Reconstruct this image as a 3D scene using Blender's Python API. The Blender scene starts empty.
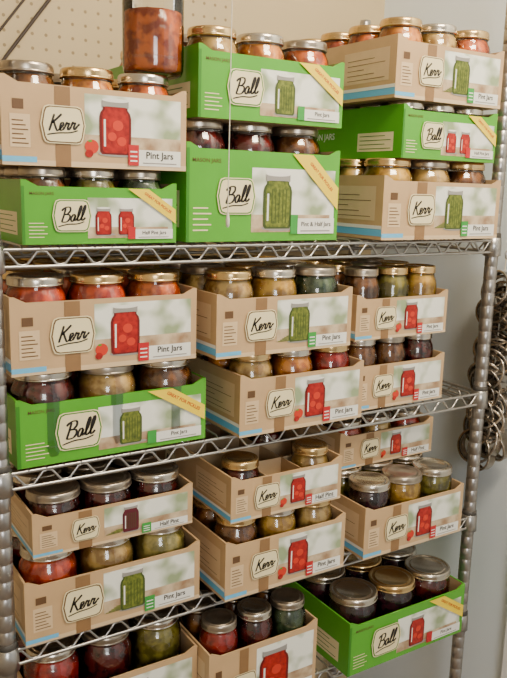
import bpy, math, random
from mathutils import Vector, Matrix
random.seed(7)
SC=bpy.context.scene
COL=SC.collection

# ------------------------------------------------------------ materials
def mat(name,color,rough=0.6,metal=0.0,noise=0.0,scale=40,spec=0.5,color2=None,coat=0.0,detail=3,sharp=None,bump=0.0):
    m=bpy.data.materials.new(name); m.use_nodes=True
    nt=m.node_tree; b=nt.nodes['Principled BSDF']
    b.inputs['Roughness'].default_value=rough
    b.inputs['Metallic'].default_value=metal
    b.inputs['Specular IOR Level'].default_value=spec
    b.inputs['Coat Weight'].default_value=coat
    c=tuple(color)+(1,)
    if noise>0 or color2:
        tc=nt.nodes.new('ShaderNodeTexCoord'); n=nt.nodes.new('ShaderNodeTexNoise')
        n.inputs['Scale'].default_value=scale; n.inputs['Detail'].default_value=detail
        nt.links.new(tc.outputs['Object'],n.inputs['Vector'])
        r=nt.nodes.new('ShaderNodeValToRGB')
        lo,hi=sharp if sharp else (0.3,0.7)
        r.color_ramp.elements[0].position=lo; r.color_ramp.elements[1].position=hi
        c2=tuple(color2)+(1,) if color2 else tuple(x*(1-noise) for x in color)+(1,)
        r.color_ramp.elements[0].color=c2; r.color_ramp.elements[1].color=c
        nt.links.new(n.outputs['Fac'],r.inputs['Fac'])
        nt.links.new(r.outputs['Color'],b.inputs['Base Color'])
        if bump>0:
            bp=nt.nodes.new('ShaderNodeBump'); bp.inputs['Strength'].default_value=bump
            bp.inputs['Distance'].default_value=0.002
            nt.links.new(n.outputs['Fac'],bp.inputs['Height']); nt.links.new(bp.outputs['Normal'],b.inputs['Normal'])
    else:
        b.inputs['Base Color'].default_value=c
    return m

M={}
M['kraft']=mat('kraft_print',(0.58,0.385,0.205),0.40,noise=0.10,scale=25,coat=.15)
M['kraft_in']=mat('kraft_raw',(0.46,0.30,0.16),0.8,noise=0.12,scale=30)
M['kraft_lt']=mat('kraft_light',(0.70,0.52,0.32),0.45,noise=0.06)
M['kraft_dk']=mat('kraft_stripe',(0.27,0.15,0.065),0.45,noise=0.1)
M['green']=mat('green_print',(0.09,0.40,0.018),0.36,noise=0.12,scale=15,coat=.2)
M['green_dk']=mat('green_dark_print',(0.035,0.20,0.012),0.45)
M['cream']=mat('cream_label',(0.84,0.74,0.46),0.45)
M['white']=mat('white_print',(0.82,0.82,0.79),0.45)
M['ink']=mat('black_ink',(0.012,0.009,0.008),0.5)
M['inkbr']=mat('brown_ink',(0.12,0.06,0.025),0.5)
M['blue']=mat('blue_print',(0.14,0.48,0.80),0.45)
M['red']=mat('red_print',(0.46,0.014,0.008),0.35,color2=(0.22,0.004,0.004),scale=150)
M['red_dk']=mat('red_print_shade',(0.14,0.004,0.004),0.4)
M['tom']=mat('printed_tomato',(0.60,0.035,0.012),0.4)
M['leaf']=mat('printed_leaf',(0.10,0.30,0.03),0.5)
M['redlab']=mat('red_label',(0.50,0.012,0.018),0.45)
M['yellow']=mat('yellow_ribbon',(0.90,0.66,0.02),0.45)
M['pgreen']=mat('printed_beans',(0.20,0.24,0.03),0.45,color2=(0.05,0.08,0.012),scale=170)
M['pgreen_dk']=mat('printed_beans_shade',(0.05,0.08,0.015),0.5)
M['pjam']=mat('printed_jam',(0.10,0.008,0.02),0.5)
M['glabel']=mat('green_label',(0.04,0.32,0.05),0.5)
M['photo']=mat('printed_window_scene',(0.84,0.86,0.80),0.42,color2=(0.30,0.38,0.22),scale=24,detail=1.5,sharp=(0.36,0.54))
M['table']=mat('printed_table',(0.68,0.55,0.38),0.45,color2=(0.30,0.17,0.09),scale=38)
M['plid']=mat('printed_lid',(0.30,0.29,0.28),0.5)
M['silver']=mat('lid_silver',(0.70,0.64,0.55),0.22,metal=0.95,noise=0.2,scale=30)
M['gold']=mat('lid_gold',(0.80,0.56,0.26),0.22,metal=0.95,noise=0.2,scale=30)
M['dull']=mat('lid_dull',(0.52,0.45,0.37),0.28,metal=0.92,noise=0.3,scale=40)
M['chrome']=mat('zinc_wire',(0.50,0.49,0.48),0.28,metal=0.9,noise=0.15,scale=60)
M['post']=mat('chrome_post',(0.46,0.44,0.43),0.30,metal=0.9,noise=0.12,scale=50)
M['ring']=mat('band_tin',(0.56,0.50,0.43),0.25,metal=0.95,noise=0.15,scale=50)
M['plastic']=mat('dark_plastic',(0.06,0.055,0.05),0.5)
M['cord']=mat('cord_fibre',(0.74,0.70,0.60),0.8,noise=0.2,scale=300)
M['cable']=mat('cable_rubber',(0.05,0.035,0.03),0.6)

FOOD={
 'tomato':((0.78,0.085,0.008),(0.40,0.020,0.004)),
 'salsa':((0.78,0.17,0.015),(0.36,0.045,0.006)),
 'orange':((0.84,0.32,0.03),(0.48,0.13,0.012)),
 'brown':((0.28,0.10,0.022),(0.10,0.030,0.008)),
 'tan':((0.66,0.43,0.13),(0.36,0.19,0.045)),
 'gold':((0.76,0.45,0.05),(0.44,0.22,0.02)),
 'olive':((0.34,0.28,0.035),(0.14,0.115,0.015)),
 'green':((0.09,0.14,0.06),(0.03,0.06,0.028)),
 'jam':((0.16,0.012,0.010),(0.045,0.004,0.006)),
 'purple':((0.07,0.012,0.024),(0.018,0.005,0.010)),
 'red':((0.54,0.018,0.009),(0.24,0.007,0.005)),
 'pickle':((0.58,0.46,0.13),(0.28,0.23,0.05)),
}
F={}
for k,(a,b) in FOOD.items():
    F[k]=mat('food_'+k,a,0.22,color2=b,scale=60,detail=2,sharp=(0.42,0.58),coat=0.6,bump=0.6)

def glass_mat():
    m=bpy.data.materials.new('jar_glass'); m.use_nodes=True; nt=m.node_tree
    for n in list(nt.nodes): nt.nodes.remove(n)
    o=nt.nodes.new('ShaderNodeOutputMaterial'); mx=nt.nodes.new('ShaderNodeMixShader')
    t=nt.nodes.new('ShaderNodeBsdfTransparent'); g=nt.nodes.new('ShaderNodeBsdfGlossy')
    t.inputs['Color'].default_value=(0.97,0.98,0.97,1); g.inputs['Roughness'].default_value=0.03
    lw=nt.nodes.new('ShaderNodeFresnel'); lw.inputs['IOR'].default_value=1.5
    ad=nt.nodes.new('ShaderNodeMath'); ad.operation='MULTIPLY_ADD'; ad.inputs[1].default_value=1.1; ad.inputs[2].default_value=0.03
    nt.links.new(lw.outputs[0],ad.inputs[0]); nt.links.new(ad.outputs[0],mx.inputs[0])
    nt.links.new(t.outputs[0],mx.inputs[1]); nt.links.new(g.outputs[0],mx.inputs[2]); nt.links.new(mx.outputs[0],o.inputs['Surface'])
    return m
M['glass']=glass_mat()

# ------------------------------------------------------------ mesh builder
class MB:
    def __init__(s): s.v=[]; s.f=[]; s.m=[]; s.mats=[]; s.smooth=[]
    def mi(s,m):
        if m not in s.mats: s.mats.append(m)
        return s.mats.index(m)
    def poly(s,pts,m,smooth=False):
        b=len(s.v); s.v+=[tuple(p) for p in pts]; s.f.append(tuple(range(b,b+len(pts)))); s.m.append(s.mi(m)); s.smooth.append(smooth)
    def faces(s,pts,fs,m,smooth=False):
        b=len(s.v); s.v+=[tuple(p) for p in pts]; k=s.mi(m)
        for f in fs: s.f.append(tuple(i+b for i in f)); s.m.append(k); s.smooth.append(smooth)
    def box(s,a,b,m):
        x0,y0,z0=a; x1,y1,z1=b
        s.faces([(x0,y0,z0),(x1,y0,z0),(x1,y1,z0),(x0,y1,z0),(x0,y0,z1),(x1,y0,z1),(x1,y1,z1),(x0,y1,z1)],
          [(0,3,2,1),(4,5,6,7),(0,1,5,4),(1,2,6,5),(2,3,7,6),(3,0,4,7)],m)
    def prism(s,outline,d,m):
        n=len(outline); d=Vector(d); A=[Vector(p) for p in outline]; B=[p+d for p in A]
        fs=[tuple(range(n)),tuple(range(2*n-1,n-1,-1))]+[(i,n+i,n+(i+1)%n,(i+1)%n) for i in range(n)]
        s.faces(A+B,fs,m)
    def tube(s,pts,r,m,seg=8,closed=False):
        pts=[Vector(p) for p in pts]; n=len(pts); ring=[]
        up=None
        for i,p in enumerate(pts):
            if closed: d=(pts[(i+1)%n]-pts[i-1])
            else: d=pts[min(i+1,n-1)]-pts[max(i-1,0)]
            d.normalize()
            if up is None:
                up=Vector((0,0,1)) if abs(d.z)<0.9 else Vector((1,0,0))
            a=d.cross(up)
            if a.length<1e-4: a=d.cross(Vector((1,0,0)))
            a.normalize(); bb=d.cross(a); up=-bb if bb.dot(up)<0 else bb
            rr=r[i] if isinstance(r,(list,tuple)) else r
            ring+= [p+a*(math.cos(t)*rr)+bb*(math.sin(t)*rr) for t in [2*math.pi*k/seg for k in range(seg)]]
        fs=[]
        for i in range(n if closed else n-1):
            j=(i+1)%n
            for k in range(seg):
                l=(k+1)%seg; fs.append((i*seg+k,i*seg+l,j*seg+l,j*seg+k))
        s.faces(ring,fs,m,True)
        if not closed:
            s.poly(ring[:seg],m); s.poly(ring[-seg:][::-1],m)
    def lathe(s,prof,m,seg=32,ctr=(0,0,0),mtx=None,capb=False,capt=False,fn=None):
        pts=[]
        for r,z in prof:
            for k in range(seg):
                t=2*math.pi*k/seg; q=r*(fn(t,z) if fn else 1)
                p=Vector((q*math.cos(t),q*math.sin(t),z))
                if mtx: p=mtx@p
                pts.append(p+Vector(ctr))
        fs=[]
        for i in range(len(prof)-1):
            for k in range(seg):
                l=(k+1)%seg; fs.append((i*seg+k,i*seg+l,(i+1)*seg+l,(i+1)*seg+k))
        s.faces(pts,fs,m,True)
        if capb: s.poly(pts[:seg][::-1],m)
        if capt: s.poly(pts[-seg:],m)
    def mesh(s,name):
        me=bpy.data.meshes.new(name); me.from_pydata(s.v,[],s.f)
        for m in s.mats: me.materials.append(m)
        me.polygons.foreach_set('material_index',s.m); me.polygons.foreach_set('use_smooth',s.smooth)
        me.update(); return me
    def obj(s,name,parent=None,loc=(0,0,0)):
        o=bpy.data.objects.new(name,s.mesh(name)); COL.objects.link(o); o.location=loc
        if parent: o.parent=parent
        return o
def empty(name,loc=(0,0,0)):
    e=bpy.data.objects.new(name,None); e.empty_display_size=0.05; e.location=loc; COL.objects.link(e); return e

_tc={}
def text(body,shear=0.0,bold=0.0):
    k=(body,shear,bold)
    if k in _tc: return _tc[k]
    c=bpy.data.curves.new('t','FONT'); c.body=body; c.size=1; c.shear=shear; c.offset=bold; c.resolution_u=3
    c.align_x='CENTER'; c.align_y='CENTER'
    o=bpy.data.objects.new('t',c); COL.objects.link(o); bpy.context.view_layer.update()
    me=o.evaluated_get(bpy.context.evaluated_depsgraph_get()).to_mesh()
    vs=[(v.co.x,v.co.y) for v in me.vertices]; fs=[tuple(p.vertices) for p in me.polygons]
    xs=[v[0] for v in vs]; ys=[v[1] for v in vs]; cx=(min(xs)+max(xs))/2; cy=(min(ys)+max(ys))/2; W=max(xs)-min(xs); H=max(ys)-min(ys)
    vs=[((x-cx),(y-cy)) for x,y in vs]
    o.evaluated_get(bpy.context.evaluated_depsgraph_get()).to_mesh_clear()
    bpy.data.objects.remove(o); bpy.data.curves.remove(c)
    _tc[k]=(vs,fs,W,H); return _tc[k]

# hand-lettered script words, as ribbons along smoothed strokes
_r=[(1.0,.2),(1.08,.44),(1.12,.36),(1.25,.40),(1.19,.12),(1.27,0),(1.42,.2)]
_l=[(1.05,.02),(1.25,.45),(1.34,.90),(1.25,1.0),(1.16,.55),(1.17,.08),(1.27,0),(1.36,.08)]
STROKES={
 'Kerr':[[(.18,1.0),(.10,.5),(.0,0.0)],[(.66,.98),(.40,.72),(.10,.46)],[(.22,.56),(.38,.22),(.52,.0),(.66,.06),(.86,.30),(.84,.44),(.72,.42),(.68,.2),(.76,.0),(.90,.04),(1.0,.2)],
         _r,[(x+.40,y) for x,y in _r],[(1.82,.2),(1.95,.32)],[(-.1,-.22),(.6,-.16),(1.4,-.18),(1.9,-.08)]],
 'Ball':[[(.16,.98),(.10,.5),(.0,0.0)],[(-.12,.80),(.12,1.0),(.46,.98),(.52,.74),(.36,.56),(.12,.52)],[(.12,.52),(.50,.46),(.56,.2),(.36,.0),(0.0,.02)],
         [(.96,.38),(.82,.46),(.68,.28),(.70,.04),(.84,.02),(.97,.40),(.94,.08),(1.05,.02)],_l,[(x+.30,y) for x,y in _l],[(1.64,.06),(1.74,.16)],
         [(-.2,-.28),(.5,-.18),(1.2,-.22),(1.7,-.12)]]}
def script_word(word,wd=.12,slant=.28,rot=.10):
    out=[]
    def cr(p0,p1,p2,p3,t):
        return tuple(.5*((2*p1[i])+(-p0[i]+p2[i])*t+(2*p0[i]-5*p1[i]+4*p2[i]-p3[i])*t*t+(-p0[i]+3*p1[i]-3*p2[i]+p3[i])*t**3) for i in (0,1))
    allv=[]
    for s in STROKES[word]:
        P=[]
        for i in range(len(s)-1):
            p0=s[max(i-1,0)];p3=s[min(i+2,len(s)-1)]
            P+=[cr(p0,s[i],s[i+1],p3,k/5) for k in range(5)]
        P.append(s[-1])
        P=[(x+slant*y,y) for x,y in P]
        L=[];R=[]
        for i,p in enumerate(P):
            a=P[max(i-1,0)]; b=P[min(i+1,len(P)-1)]
            dx,dy=b[0]-a[0],b[1]-a[1]; n=math.hypot(dx,dy) or 1
            ww=wd*(.70 if abs(dy)<abs(dx)*.6 else 1.15)/2*(1 if 0<i<len(P)-1 else .6)
            L.append((p[0]-dy/n*ww,p[1]+dx/n*ww)); R.append((p[0]+dy/n*ww,p[1]-dx/n*ww))
        out.append((L,R)); allv+=L+R
    c,sn=math.cos(rot),math.sin(rot)
    f=lambda p:(p[0]*c-p[1]*sn,p[0]*sn+p[1]*c)
    out=[([f(p) for p in L],[f(p) for p in R]) for L,R in out]; av=[f(p) for p in allv]
    x0,x1=min(p[0] for p in av),max(p[0] for p in av); y0,y1=min(p[1] for p in av),max(p[1] for p in av)
    cx,cy=(x0+x1)/2,(y0+y1)/2
    out=[([(x-cx,y-cy) for x,y in L],[(x-cx,y-cy) for x,y in R]) for L,R in out]
    return out,x1-x0,y1-y0
WORDS={k:script_word(k) for k in STROKES}

# ------------------------------------------------------------ jars
_jc={}
def jar_mesh(r,h,wide,lid,fill=1.0):
    k=(round(r,4),round(h,4),wide,lid,fill)
    if k in _jc: return _jc[k]
    b=MB(); content=F['tomato']
    b.mi(content)
    rl=r*(0.97 if wide else 0.88); bh=0.0125
    zn=h-bh
    sh=zn-0.003 if not wide else zn-0.002
    neck=rl*0.955
    zs=sh-(0.018 if not wide else 0.010)
    g=[(r*0.80,0.0),(r*0.93,0.002),(r*0.985,0.008),(r,0.016),(r,zs-0.006),(r*0.985,zs),(r*0.94,zs+(sh-zs)*0.45),(neck*1.01,zs+(sh-zs)*0.85),(neck,sh),(neck,h-0.003)]
    if fill<1:
        zf=zs*fill
        c=[(0.001,0.006)]+[(q*0.955,max(z,0.006)) for q,z in g[1:4]]+[(r*.955,zf*.5),(r*.955,zf-.002),(r*.93,zf),(r*.5,zf+.003),(0.001,zf+.001)]
    else:
        c=[(0.001,0.006)]+[(q*0.97,max(z,0.006)) for q,z in g[1:8]]+[(neck*0.95,sh),(0.001,sh)]
    b.lathe(c,content,28)
    b.lathe(g,M['glass'],32,capb=True)
    b.lathe([(r*1.002,0.020),(r*1.012,0.022),(r*1.002,0.024)],M['glass'],32)
    L=M[lid]
    kn=lambda t,z: 1.0+0.006*math.cos(32*t)
    b.lathe([(rl*0.97,zn-0.001),(rl*1.015,zn),(rl*1.025,zn+0.0012),(rl*1.0,zn+0.0025)],L,40)
    b.lathe([(rl*1.0,zn+0.0025),(rl*1.005,zn+0.006),(rl*1.0,h-0.004)],L,64,fn=kn)
    b.lathe([(rl*1.0,h-.004),(rl*0.985,h-0.0012),(rl*0.95,h),(rl*0.89,h-0.0003),(rl*0.86,h-0.0024),(rl*0.78,h-0.0024),(rl*0.76,h-0.001),(rl*0.70,h-0.001),(rl*0.68,h-0.0018),(0.0005,h-0.0018)],L,40)
    me=b.mesh('canning_jar_mesh'); _jc[k]=me; return me
def put_jar(parent,x,y,z,r,h,food,wide=False,lid='silver',name='canning_jar',fill=1.0):
    o=bpy.data.objects.new(name,jar_mesh(r,h,wide,lid,fill)); COL.objects.link(o)
    o.location=(x,y,z); o.rotation_euler=(0,0,random.random()*6.28)
    if parent: o.parent=parent
    o.material_slots[0].link='OBJECT'; o.material_slots[0].material=F[food]
    return o

# ------------------------------------------------------------ trays
def tray(name,X,Y,Z,w,h,style,size,jars,jh,dep=None,rows=None,pic='red',wide=False,lids=('silver',),missing=(),sub='Pint Jars',dividers=False,lift=0.008):
    root=empty(name,(X,Y,Z))
    t=0.003; pitch=(w-2*t-0.002)/3
    if rows is None: rows=4
    if dep is None: dep=rows*pitch+2*t+0.002
    b=MB(); base=M['green'] if style=='ball' else M['kraft']
    b.box((0.0002,0.0002,0),(w-0.0002,dep-0.0002,0.0025),M['kraft_in'])
    c=lift
    for y in (0,dep-t):
        b.prism([(0,y,0),(w,y,0),(w,y,h+c),(w-0.006,y,h+c),(w-0.022,y,h),(0.022,y,h),(0.006,y,h+c),(0,y,h+c)],(0,t,0),base)
    for x in (0,w-t):
        b.prism([(x,t,0),(x,dep-t,0),(x,dep-t,h+c),(x,t,h+c)],(t,0,0),base)
    e=0.0003
    b.poly([(t+e,t,0.003),(t+e,dep-t,0.003),(t+e,dep-t,h+c-.001),(t+e,t,h+c-.001)],M['kraft_in'])
    b.poly([(w-t-e,t,0.003),(w-t-e,t,h+c-.001),(w-t-e,dep-t,h+c-.001),(w-t-e,dep-t,0.003)],M['kraft_in'])
    b.poly([(t,dep-t-e,0.003),(w-t,dep-t-e,0.003),(w-t,dep-t-e,h-.001),(t,dep-t-e,h-.001)],M['kraft_in'])
    b.poly([(t,t+e,0.003),(w-t,t+e,0.003),(w-t,t+e,h-.001),(t,t+e,h-.001)],M['kraft_in'])
    front=lambda u,v,l:(u,-0.0003*l,v)
    side=lambda u,v,l:(-0.0003*l,dep-u,v)
    def rect(P,u0,v0,u1,v1,m,l=1): b.poly([P(u0,v0,l),P(u1,v0,l),P(u1,v1,l),P(u0,v1,l)],M[m])
    def pol(P,pts,m,l=1): b.poly([P(u,v,l) for u,v in pts],M[m])
    def txt(P,s,cu,cv,width,m,l,shear=0,bold=0,hmax=None,rot=0):
        vs,fs,W,H=text(s,shear,bold); k=width/W
        if hmax and H*k>hmax: k=hmax/H
        cr,sr=math.cos(rot),math.sin(rot)
        b.faces([P(cu+(x*cr-y*sr)*k,cv+(x*sr+y*cr)*k,l) for x,y in vs],fs,M[m])
    def ellipse(cu,cv,a,bb,n=20): return [(cu+a*math.cos(2*math.pi*i/n),cv+bb*math.sin(2*math.pi*i/n)) for i in range(n)]
    def jaricon(P,cu,v0,hh,m,l=4):
        W=hh*0.31
        def body(k): return [(cu+x*k,v0+y) for x,y in [(-W*.97,0.05*hh),(-W*.85,0.0),(W*.85,0),(W*.97,0.05*hh),(W,.35*hh),(W,.66*hh),(W*.93,.74*hh),(W*.78,.80*hh),(W*.78,.86*hh),(-W*.78,.86*hh),(-W*.78,.80*hh),(-W*.93,.74*hh),(-W,.66*hh),(-W,.35*hh)]]
        pol(P,ellipse(cu+W*.2,v0+.01*hh,W*1.3,hh*.05),'plid',l-1)
        pol(P,body(1),{'red':'red_dk','pgreen':'pgreen_dk','pjam':'pjam'}[m],l)
        pol(P,[(cu+(x-cu)*.84,v0+.03*hh+(y-v0)*.95) for x,y in body(1)],m,l+1)
        rect(P,cu-W*.84,v0+.84*hh,cu+W*.84,v0+.96*hh,'plid',l+1)
        pol(P,ellipse(cu,v0+.96*hh,W*.84,hh*.035),'white',l+2)
        rect(P,cu-W*.74,v0+.14*hh,cu-W*.62,v0+.62*hh,'white',l+2)
        if m=='red':
            for ex,ey,er in ((.15,.52,.34),(-.22,.32,.28),(.38,.24,.30)): pol(P,ellipse(cu+W*ex,v0+ey*hh,W*er,hh*er*.28),'tom',l+2)
        else:
            for ex in (-.4,-.15,.1,.35,.58): rect(P,cu+W*(ex-.03),v0+.10*hh,cu+W*(ex+.03),v0+.70*hh,'pgreen_dk',l+2)
    def logo(P,cu,cv,s,word,l=8):
        H=s*0.84
        def shp(k):
            return [(cu+x*s*k,cv+y*H*k) for x,y in [(-.47,-.36),(-.43,-.46),(-.34,-.5),(.34,-.5),(.43,-.46),(.47,-.36),(.53,0),(.47,.36),(.43,.46),(.34,.5),(-.34,.5),(-.43,.46),(-.47,.36),(-.53,0)]]
        pol(P,shp(1.10),'cream',l); pol(P,shp(1.045),'inkbr' if word=='Kerr' else 'green_dk',l+1); pol(P,shp(.98),'cream',l+2)
        st,W,Hh=WORDS[word]; k=min(s*.86/W,H*.76/Hh)
        for L,R in st:
            n=len(L)
            b.faces([P(cu+x*k,cv+y*k,l+3) for x,y in L+R],[(i,n+i,n+i+1,i+1) for i in range(n-1)],M['ink'])
    P=front; lg=min(w*0.20,h*0.64)
    if style=='kerr':
        rect(P,0.0,0.0,w,h*0.07,'kraft_lt',1)
        rect(P,w*.265,0,w*.345,h-.001,'kraft_dk',2)
        rect(P,w*.42,h*.36,w*.965,h*.93,'photo',1)
        rect(P,w*.42,h*.20,w*.965,h*.42,'table',2)
        rect(P,w*.70,h*.05,w*.965,h*.26,'white',3)
        rect(P,w*.655,h*.05,w*.715,h*.32,'redlab' if pic=='red' else 'glabel',8)
        for q in range(3): rect(P,w*.665,h*(.10+.06*q),w*.705,h*(.12+.06*q),'white',9)
        txt(P,sub,w*.84,h*.18,w*.20,'ink',4,bold=0.02,hmax=h*.12)
        rect(P,w*.74,h*.08,w*.94,h*.095,'plid',4)
        jaricon(P,w*.585,h*.18,h*.72,{'red':'red','beans':'pgreen','jam':'pjam'}[pic])
        if pic=='red':
            pol(P,ellipse(w*.455,h*.27,h*.095,h*.09),'tom',4); pol(P,ellipse(w*.445,h*.34,h*.03,h*.015),'leaf',5)
            pol(P,ellipse(w*.44,h*.18,h*.055,h*.05),'red',5)
        else:
            for q in range(5): rect(P,w*(.43+.015*q),h*(.20+.02*q),w*(.52+.012*q),h*(.215+.02*q),'pgreen',3)
        rect(P,w*.04,h*.22,w*.14,h*.62,'kraft_lt',2)
        for q in range(6): rect(P,w*.05,h*(.26+.055*q),w*(.13-.012*(q%3)),h*(.275+.055*q),'inkbr',3)
        rect(P,w*.055,h*.68,w*.11,h*.80,'inkbr',2)
        rect(P,0,h*.04,w*.17,h*.11,'blue',2)
        logo(P,w*.305,h*.52,lg,'Kerr')
    else:
        rect(P,0,0,w*.018,h,'green_dk',1)
        txt(P,'MASON JARS',w*.12,h*.87,w*.17,'inkbr',2,bold=.01,hmax=h*.07)
        pol(P,[(w*.40,h*.10),(w*.94,h*.10),(w*.97,h*.16),(w*.97,h*.82),(w*.40,h*.82)],'photo',1)
        rect(P,w*.40,h*.10,w*.94,h*.30,'table',2)
        if sub=='Half Pint Jars':
            jaricon(P,w*.50,h*.16,h*.50,'red'); jaricon(P,w*.65,h*.16,h*.50,'red')
        else:
            jaricon(P,w*.57,h*.14,h*.64,{'red':'red','beans':'pgreen','jam':'pgreen'}[pic])
        rect(P,w*.70,h*.08,w*.97,h*.26,'white',7)
        rect(P,w*.66,h*.08,w*.71,h*.30,'redlab' if pic=='red' else 'glabel',8)
        txt(P,sub,w*.84,h*.185,w*.21,'ink',8,bold=.015,hmax=h*.09)
        rect(P,w*.73,h*.105,w*.94,h*.12,'plid',8)
        pol(P,[(w*.66,h*.99),(w*.80,h*.99),(w*.99,h*.62),(w*.99,h*.36)],'yellow',9)
        a=math.atan2(-h*.50,w*.26)
        txt(P,'GREAT FOR PICKLES',w*.865,h*.745,w*.22,'redlab',10,bold=.02,hmax=h*.08,rot=a)
        for q in range(5): rect(P,w*.04,h*(.12+.06*q),w*(.13+.02*(q%2)),h*(.135+.06*q),'cream',2)
        logo(P,w*.30,h*.50,lg*1.05,'Ball')
    P=side
    if style=='kerr':
        rect(P,0,h*.06,dep,h*.20,'blue',1); rect(P,0,h*.18,dep,h*.24,'white',2)
        rect(P,dep*.60,h*.32,dep*.95,h*.90,'kraft_lt',1)
        for q in range(5): rect(P,dep*.63,h*(.38+.09*q),dep*(.92-.08*(q%3)),h*(.39+.09*q),'inkbr',2)
        logo(P,dep*.28,h*.58,min(.06,h*.6),'Kerr')
    else:
        rect(P,dep*.62,h*.15,dep*.93,h*.55,'cream',1)
        for q in range(4): rect(P,dep*.64,h*(.20+.09*q),dep*(.91-.05*(q%2)),h*(.215+.09*q),'green_dk',2)
        txt(P,'MASON JARS',dep*.25,h*.5,dep*.30,'white',2,bold=.01,hmax=h*.2)
    if dividers:
        for i in (1,2):
            xx=t+.001+pitch*i; b.box((xx-.0008,t+.001,.003),(xx+.0008,dep-t-.001,h*.92),M['kraft_in'])
        for j in range(1,rows):
            yy=t+.001+pitch*j; b.box((t+.001,yy-.0008,.003),(w-t-.001,yy+.0008,h*.92),M['kraft_lt'])
    b.obj('cardboard_tray',root)
    r=pitch*.487
    for j in range(rows):
        for i in range(3):
            if (i,j) in missing: continue
            food=jars[i] if j==0 else random.choice(jars)
            if len(jars)>3 and j>0: food=jars[3+(i+j)%(len(jars)-3)]
            put_jar(root,t+.001+pitch*(i+.5),t+.001+pitch*(j+.5)+(dep-2*t-.002-rows*pitch)/2,.0026,r,jh,food,wide,lids[(i+j*2)%len(lids)])
    return root

CZ=1.5
S1,S2,S3,S4=CZ-.0803,CZ-.3833,CZ-.647,CZ-.873
PT=.1265; HP=.0975; G=.0030
N='canning_jar_case'
# --- top shelf
tray(N,.028,-.005,S1,.220,.075,'ball','hp',['brown','olive','green'],HP,sub='Half Pint Jars',lids=('dull','silver'))
tray(N,.006,-.006,S1+HP+G,.256,.101,'kerr','pt',['brown','orange','salsa'],PT,lids=('dull','gold','silver'),sub='Pint Jars')
tray(N,.264,-.004,S1,.277,.134,'ball','pt',['jam','jam','brown'],.174,rows=3,dep=.30,pic='jam',sub='Pint & Half Jars',lids=('dull','silver'))
tray(N,.282,-.003,S1+.174+G,.260,.092,'ball','pt',['tan','orange','salsa'],PT,pic='beans',lids=('gold','silver','dull'))
tray(N,.615,-.030,S1,.283,.098,'kerr','pt',['gold','tan','brown'],PT+.006,pic='beans',lids=('gold','dull'))
tray(N,.648,-.030,S1+PT+.006+G,.226,.078,'ball','hp',['brown','green','brown'],HP-.006,sub='Half Pint Jars',lids=('silver',))
tray(N,.628,-.028,S1+PT+HP+2*G,.252,.090,'kerr','pt',['orange','tan','salsa'],PT,pic='beans',lids=('gold','silver'))
# --- second shelf
tray(N,.012,-.004,S2,.289,.088,'ball','pt',['jam','tan','brown'],PT,pic='beans',rows=4,dep=.37,lids=('silver','dull'))
tray(N,.008,-.006,S2+PT+G,.274,.098,'kerr','pt',['tomato','tomato','salsa'],PT,rows=4,dep=.36,lids=('silver','gold','gold'))
tray(N,.347,-.030,S2,.246,.092,'kerr','pt',['tan','orange','red'],PT,lids=('gold','silver'))
tray(N,.303,-.030,S2+PT+G,.257,.090,'kerr','pt',['tan','gold','green'],PT,pic='beans',lids=('gold','silver','dull'))
tray(N,.597,-.002,S2,.218,.080,'kerr','pt',['brown','brown','jam'],PT-.002,lids=('silver','dull'))
tray(N,.594,-.002,S2+PT+G-.002,.218,.072,'kerr','pt',['brown','olive','gold'],PT-.006,lids=('dull','gold','gold'))
# --- third shelf
tray(N,.013,-.012,S3,.277,.090,'kerr','pt',['tomato','tan','pickle','jam'],PT,pic='beans',lids=('silver',))
tray(N,.028,-.008,S3+PT+G,.250,.058,'kerr','hp',['jam','jam','jam'],.083,pic='jam',wide=True,sub='Half Pint',lids=('dull','dull','silver'))
tray(N,.318,-.045,S3,.240,.092,'kerr','pt',['brown','gold','tan','brown'],PT,lids=('gold','silver'))
tray(N,.327,-.043,S3+PT+G,.218,.068,'kerr','hp',['jam','brown','tan'],HP-.008,sub='Half Pint',lids=('gold',),dividers=True,missing={(1,0),(0,1),(1,1),(2,1),(1,2),(0,2),(1,3)})
tray(N,.603,-.045,S3,.247,.090,'kerr','pt',['purple','gold','olive','olive'],PT+.002,wide=True,lids=('silver','dull'))
tray(N,.620,.055,S3+PT+.002+G,.238,.064,'kerr','hp',['tomato','tan','red'],HP-.014,sub='Half Pint',lids=('silver',))
# --- fourth shelf
tray(N,.020,-.008,S4,.270,.130,'kerr','qt',['red','jam','olive','jam'],.182,dep=.378,lids=('silver','dull'),sub='Quart Jars')
tray(N,.292,-.045,S4,.215,.132,'kerr','qt',['red','jam','green','brown'],.174,lids=('dull','silver'),sub='Quart Jars')
tray(N,.582,-.045,S4,.296,.098,'ball','pt',['purple','purple','jam','purple'],PT+.006,wide=True,dep=.40,lids=('silver','gold'))
# single jar standing on the top-left case
put_jar(None,.2325,.040,S1+HP+G+PT+.0034,.043,.170,'salsa',False,'silver','canning_jar',fill=.62)

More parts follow.
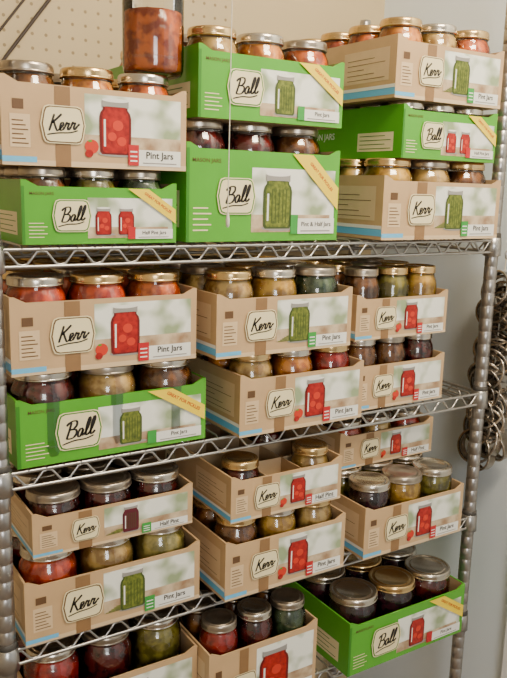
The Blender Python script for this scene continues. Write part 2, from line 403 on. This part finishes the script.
# ------------------------------------------------------------ wire shelving
unit=empty('wire_shelving_unit',(0,0,0))
XL,XR,YF,YB=-.009,.932,.0,.42
for i,(x,y) in enumerate([(XL,YF+.006),(XR,YF+.006),(XL,YB),(XR,YB)]):
    b=MB(); prof=[(.0125,.02)]; z=.04
    while z<1.86:
        prof+=[(.0125,z),(.0118,z+.001),(.0118,z+.003),(.0125,z+.004)]; z+=.0254
    prof+=[(.0125,1.87),(.0115,1.876),(.004,1.878)]
    b.lathe(prof,M['post'],20,(x,y,0),capb=True,capt=True)
    b.lathe([(.017,0),(.017,.012),(.010,.02)],M['plastic'],16,(x,y,0),capb=True,capt=True)
    b.obj('post_%d'%(i+1),unit)
for si,zs in enumerate([S1,S2,S3,S4,.16]):
    b=MB(); C=M['chrome']
    x0,x1=XL+.012,XR-.012
    n=int((x1-x0)/.0245)
    for i in range(1,n):
        x=x0+(x1-x0)*i/n
        b.tube([(x,YF-.002,zs-.006),(x,YF+.004,zs-.0019),(x,YB-.004,zs-.0019),(x,YB+.002,zs-.006)],.0017,C,6)
    def truss(p0,p1):
        p0=Vector(p0);p1=Vector(p1); L=(p1-p0).length
        zt=zs-.0065; zb=zs-.029
        for z in (zt,zb): b.tube([(p0.x,p0.y,z),(p1.x,p1.y,z)],.0027,C,8)
        k=int(L/.050); pts=[]
        for i in range(k*8+1):
            q=p0.lerp(p1,i/(k*8)); ph=i/8*2*math.pi
            s=math.cos(ph); s=max(-1,min(1,s*1.2))
            pts.append((q.x,q.y,(zt+zb)/2+s*(zt-zb-.004)/2))
        b.tube(pts,.0019,C,6)
    truss((x0,YF,0),(x1,YF,0)); truss((x0,YB,0),(x1,YB,0))
    truss((XL,YF+.018,0),(XL,YB-.012,0)); truss((XR,YF+.018,0),(XR,YB-.012,0))
    for yy in (.14,.28): truss((x0-.006,yy,0),(x1+.006,yy,0))
    for (x,y) in [(XL,YF+.006),(XR,YF+.006),(XL,YB),(XR,YB)]:
        b.lathe([(.0126,zs-.038),(.0172,zs-.036),(.0158,zs-.002),(.0126,zs)],C,20,(x,y,0))
        b.lathe([(.0125,zs-.004),(.0148,zs-.003),(.0143,zs+.006),(.0125,zs+.008)],M['plastic'],16,(x,y,0))
    b.obj('shelf_%d'%(si+1),unit)

# ------------------------------------------------------------ jar bands threaded on a cord, hung from a wall hook
b=MB()
hy=.022
band=[(.034,0),(.0375,.0),(.0385,.0012),(.037,.003),(.0368,.013),(.036,.0145),(.0325,.0145),(.0322,.0135),(.0355,.0125),(.0355,.002),(.034,.001)]
for i in range(34):
    f=i/33
    z=1.325-.345*f
    x=.990+random.uniform(-.010,.008)
    y=hy+random.uniform(-.020,.020)*(.6+.6*f)
    rot=Matrix.Rotation(math.pi/2+random.uniform(-.26,.26),3,'Y')
    rot=Matrix.Rotation(random.uniform(-.30,.30),3,'Z')@Matrix.Rotation(random.uniform(-.5,.5),3,'X')@rot
    b.lathe(band,M['ring'],28,(x-.006,y,z-.01),rot)
mnx=min(v[0] for v in b.v); mxx=max(v[0] for v in b.v)
lo,hi=.9515,1.0298
b.v=[(lo+(v[0]-mnx)*(hi-lo)/(mxx-mnx),v[1],v[2]) for v in b.v]
b.tube([(1.0300,hy,1.40),(1.010,hy,1.40),(.998,hy,1.395),(.991,hy,1.385),(.993,hy,1.375),(1.000,hy,1.372),(1.004,hy,1.378)],.0018,M['chrome'],8)
b.box((1.0275,hy-.008,1.385),(1.0300,hy+.008,1.415),M['chrome'])
b.tube([(.994,hy,1.374),(.990,hy,1.2),(.990,hy+.004,.97)],.0012,M['cord'],6)
b.obj('canning_jar_bands')

# pull cord in front of the cases and cables in the corner
b=MB(); b.tube([(.301,-.06,2.499),(.301,-.06,1.46)],.0007,M['cord'],6)
b.lathe([(.001,1.444),(.0025,1.446),(.003,1.455),(.0015,1.463),(.0007,1.465)],M['cord'],12,(.301,-.06,0),capb=True,capt=True)
b.obj('pull_cord')
b=MB(); cy=.450
b.tube([(.728,cy,2.495),(.40,cy,2.066),(.2145,cy,1.82),(.137,cy,1.718),(.05,cy,1.60),(.02,cy,1.5),(.01,cy,1.2),(.01,cy,.1)],.0032,M['cable'],8)
b.tube([(.60,cy+.006,2.495),(.34,cy+.006,2.07),(.19,cy+.006,1.84),(.12,cy+.006,1.75),(.03,cy+.006,1.64),(-.02,cy+.006,1.5),(-.03,cy+.006,1.2),(-.03,cy+.006,.1)],.0022,M['cable'],8)
b.obj('electrical_cable')

# ------------------------------------------------------------ room
def room(name,a,bb,m):
    b=MB(); b.box(a,bb,m); return b.obj(name)
wallm=mat('painted_wall',(0.60,0.52,0.40),0.8,noise=0.05,scale=4)
wallr=mat('painted_wall_right',(0.80,0.89,0.98),0.7,noise=0.03,scale=3)
floorm=mat('floor_vinyl',(0.26,0.19,0.13),0.5,noise=0.2,scale=6)
ceilm=mat('ceiling_paint',(0.8,0.76,0.70),0.9,noise=0.03,scale=5)
trimm=mat('trim_gloss_white',(0.92,0.94,0.97),0.4,noise=0.02,scale=5)
pm=bpy.data.materials.new('pegboard_wall'); pm.use_nodes=True; nt=pm.node_tree; P=nt.nodes['Principled BSDF']
tc=nt.nodes.new('ShaderNodeTexCoord'); sep=nt.nodes.new('ShaderNodeSeparateXYZ'); nt.links.new(tc.outputs['Object'],sep.inputs[0])
def mth(op,*ins):
    n=nt.nodes.new('ShaderNodeMath'); n.operation=op
    for i,v in enumerate(ins):
        if isinstance(v,(int,float)): n.inputs[i].default_value=v
        else: nt.links.new(v,n.inputs[i])
    return n.outputs[0]
fx=mth('SUBTRACT',mth('FRACT',mth('DIVIDE',sep.outputs['X'],.0254)),.5); fz=mth('SUBTRACT',mth('FRACT',mth('DIVIDE',sep.outputs['Z'],.0254)),.5)
d=mth('SQRT',mth('ADD',mth('MULTIPLY',fx,fx),mth('MULTIPLY',fz,fz)))
hole=mth('MULTIPLY',mth('LESS_THAN',d,.12),mth('LESS_THAN',sep.outputs['X'],.62))
mx=nt.nodes.new('ShaderNodeMix'); mx.data_type='RGBA'
nt.links.new(hole,mx.inputs[0]); mx.inputs[6].default_value=(.56,.45,.28,1); mx.inputs[7].default_value=(.30,.22,.12,1)
nt.links.new(mx.outputs[2],P.inputs['Base Color']); P.inputs['Roughness'].default_value=.7
room('wall_back',(-.80,.47,0),(1.03,.55,2.5),pm)
room('wall_right',(1.03,-3.0,0),(1.11,.55,2.5),wallr)
room('wall_left',(-.88,-3.0,0),(-.80,.55,2.5),wallm)
room('floor',(-.88,-3.0,-.08),(1.11,.55,0),floorm)
room('ceiling',(-.88,-3.0,2.5),(1.11,.55,2.58),ceilm)
room('trim_1',(1.012,-.16,0),(1.0299,-.05,2.15),trimm)
room('baseboard_back',(-.80,.458,0),(1.03,.4699,.08),trimm)
room('baseboard_left',(-.7999,-3.0,0),(-.786,.457,.08),trimm)

# ------------------------------------------------------------ light
def area(name,loc,tgt,size,power,col):
    l=bpy.data.lights.new(name,'AREA'); l.shape='RECTANGLE'; l.size,l.size_y=size; l.energy=power; l.color=col
    o=bpy.data.objects.new(name,l); COL.objects.link(o); o.location=loc
    o.rotation_euler=(Vector(tgt)-Vector(loc)).to_track_quat('-Z','Y').to_euler(); return o
area('ceiling_light',(.55,-.80,2.44),(.72,.1,1.5),(.5,.4),36,(1,.84,.60))
area('window_light',(-.6,-2.6,1.6),(1.0,0,1.25),(.8,1.0),27,(.97,.97,.95))
w=bpy.data.worlds.new('world'); SC.world=w; w.use_nodes=True
w.node_tree.nodes['Background'].inputs[0].default_value=(1,.91,.78,1); w.node_tree.nodes['Background'].inputs[1].default_value=.42

# ------------------------------------------------------------ camera
cd=bpy.data.cameras.new('camera'); cam=bpy.data.objects.new('camera',cd); COL.objects.link(cam)
cd.sensor_fit='VERTICAL'; cd.sensor_height=36; cd.sensor_width=36; cd.lens=765/678*36; cd.clip_start=.05
R=Vector((.8457,-.5331,.0266)).normalized(); U=Vector((.0814,.1781,.9806)); U=(U-R*U.dot(R)).normalized(); B=R.cross(U)
mtx=Matrix(((R.x,U.x,B.x,-.25),(R.y,U.y,B.y,-1.0),(R.z,U.z,B.z,CZ),(0,0,0,1)))
cam.matrix_world=mtx
SC.camera=cam
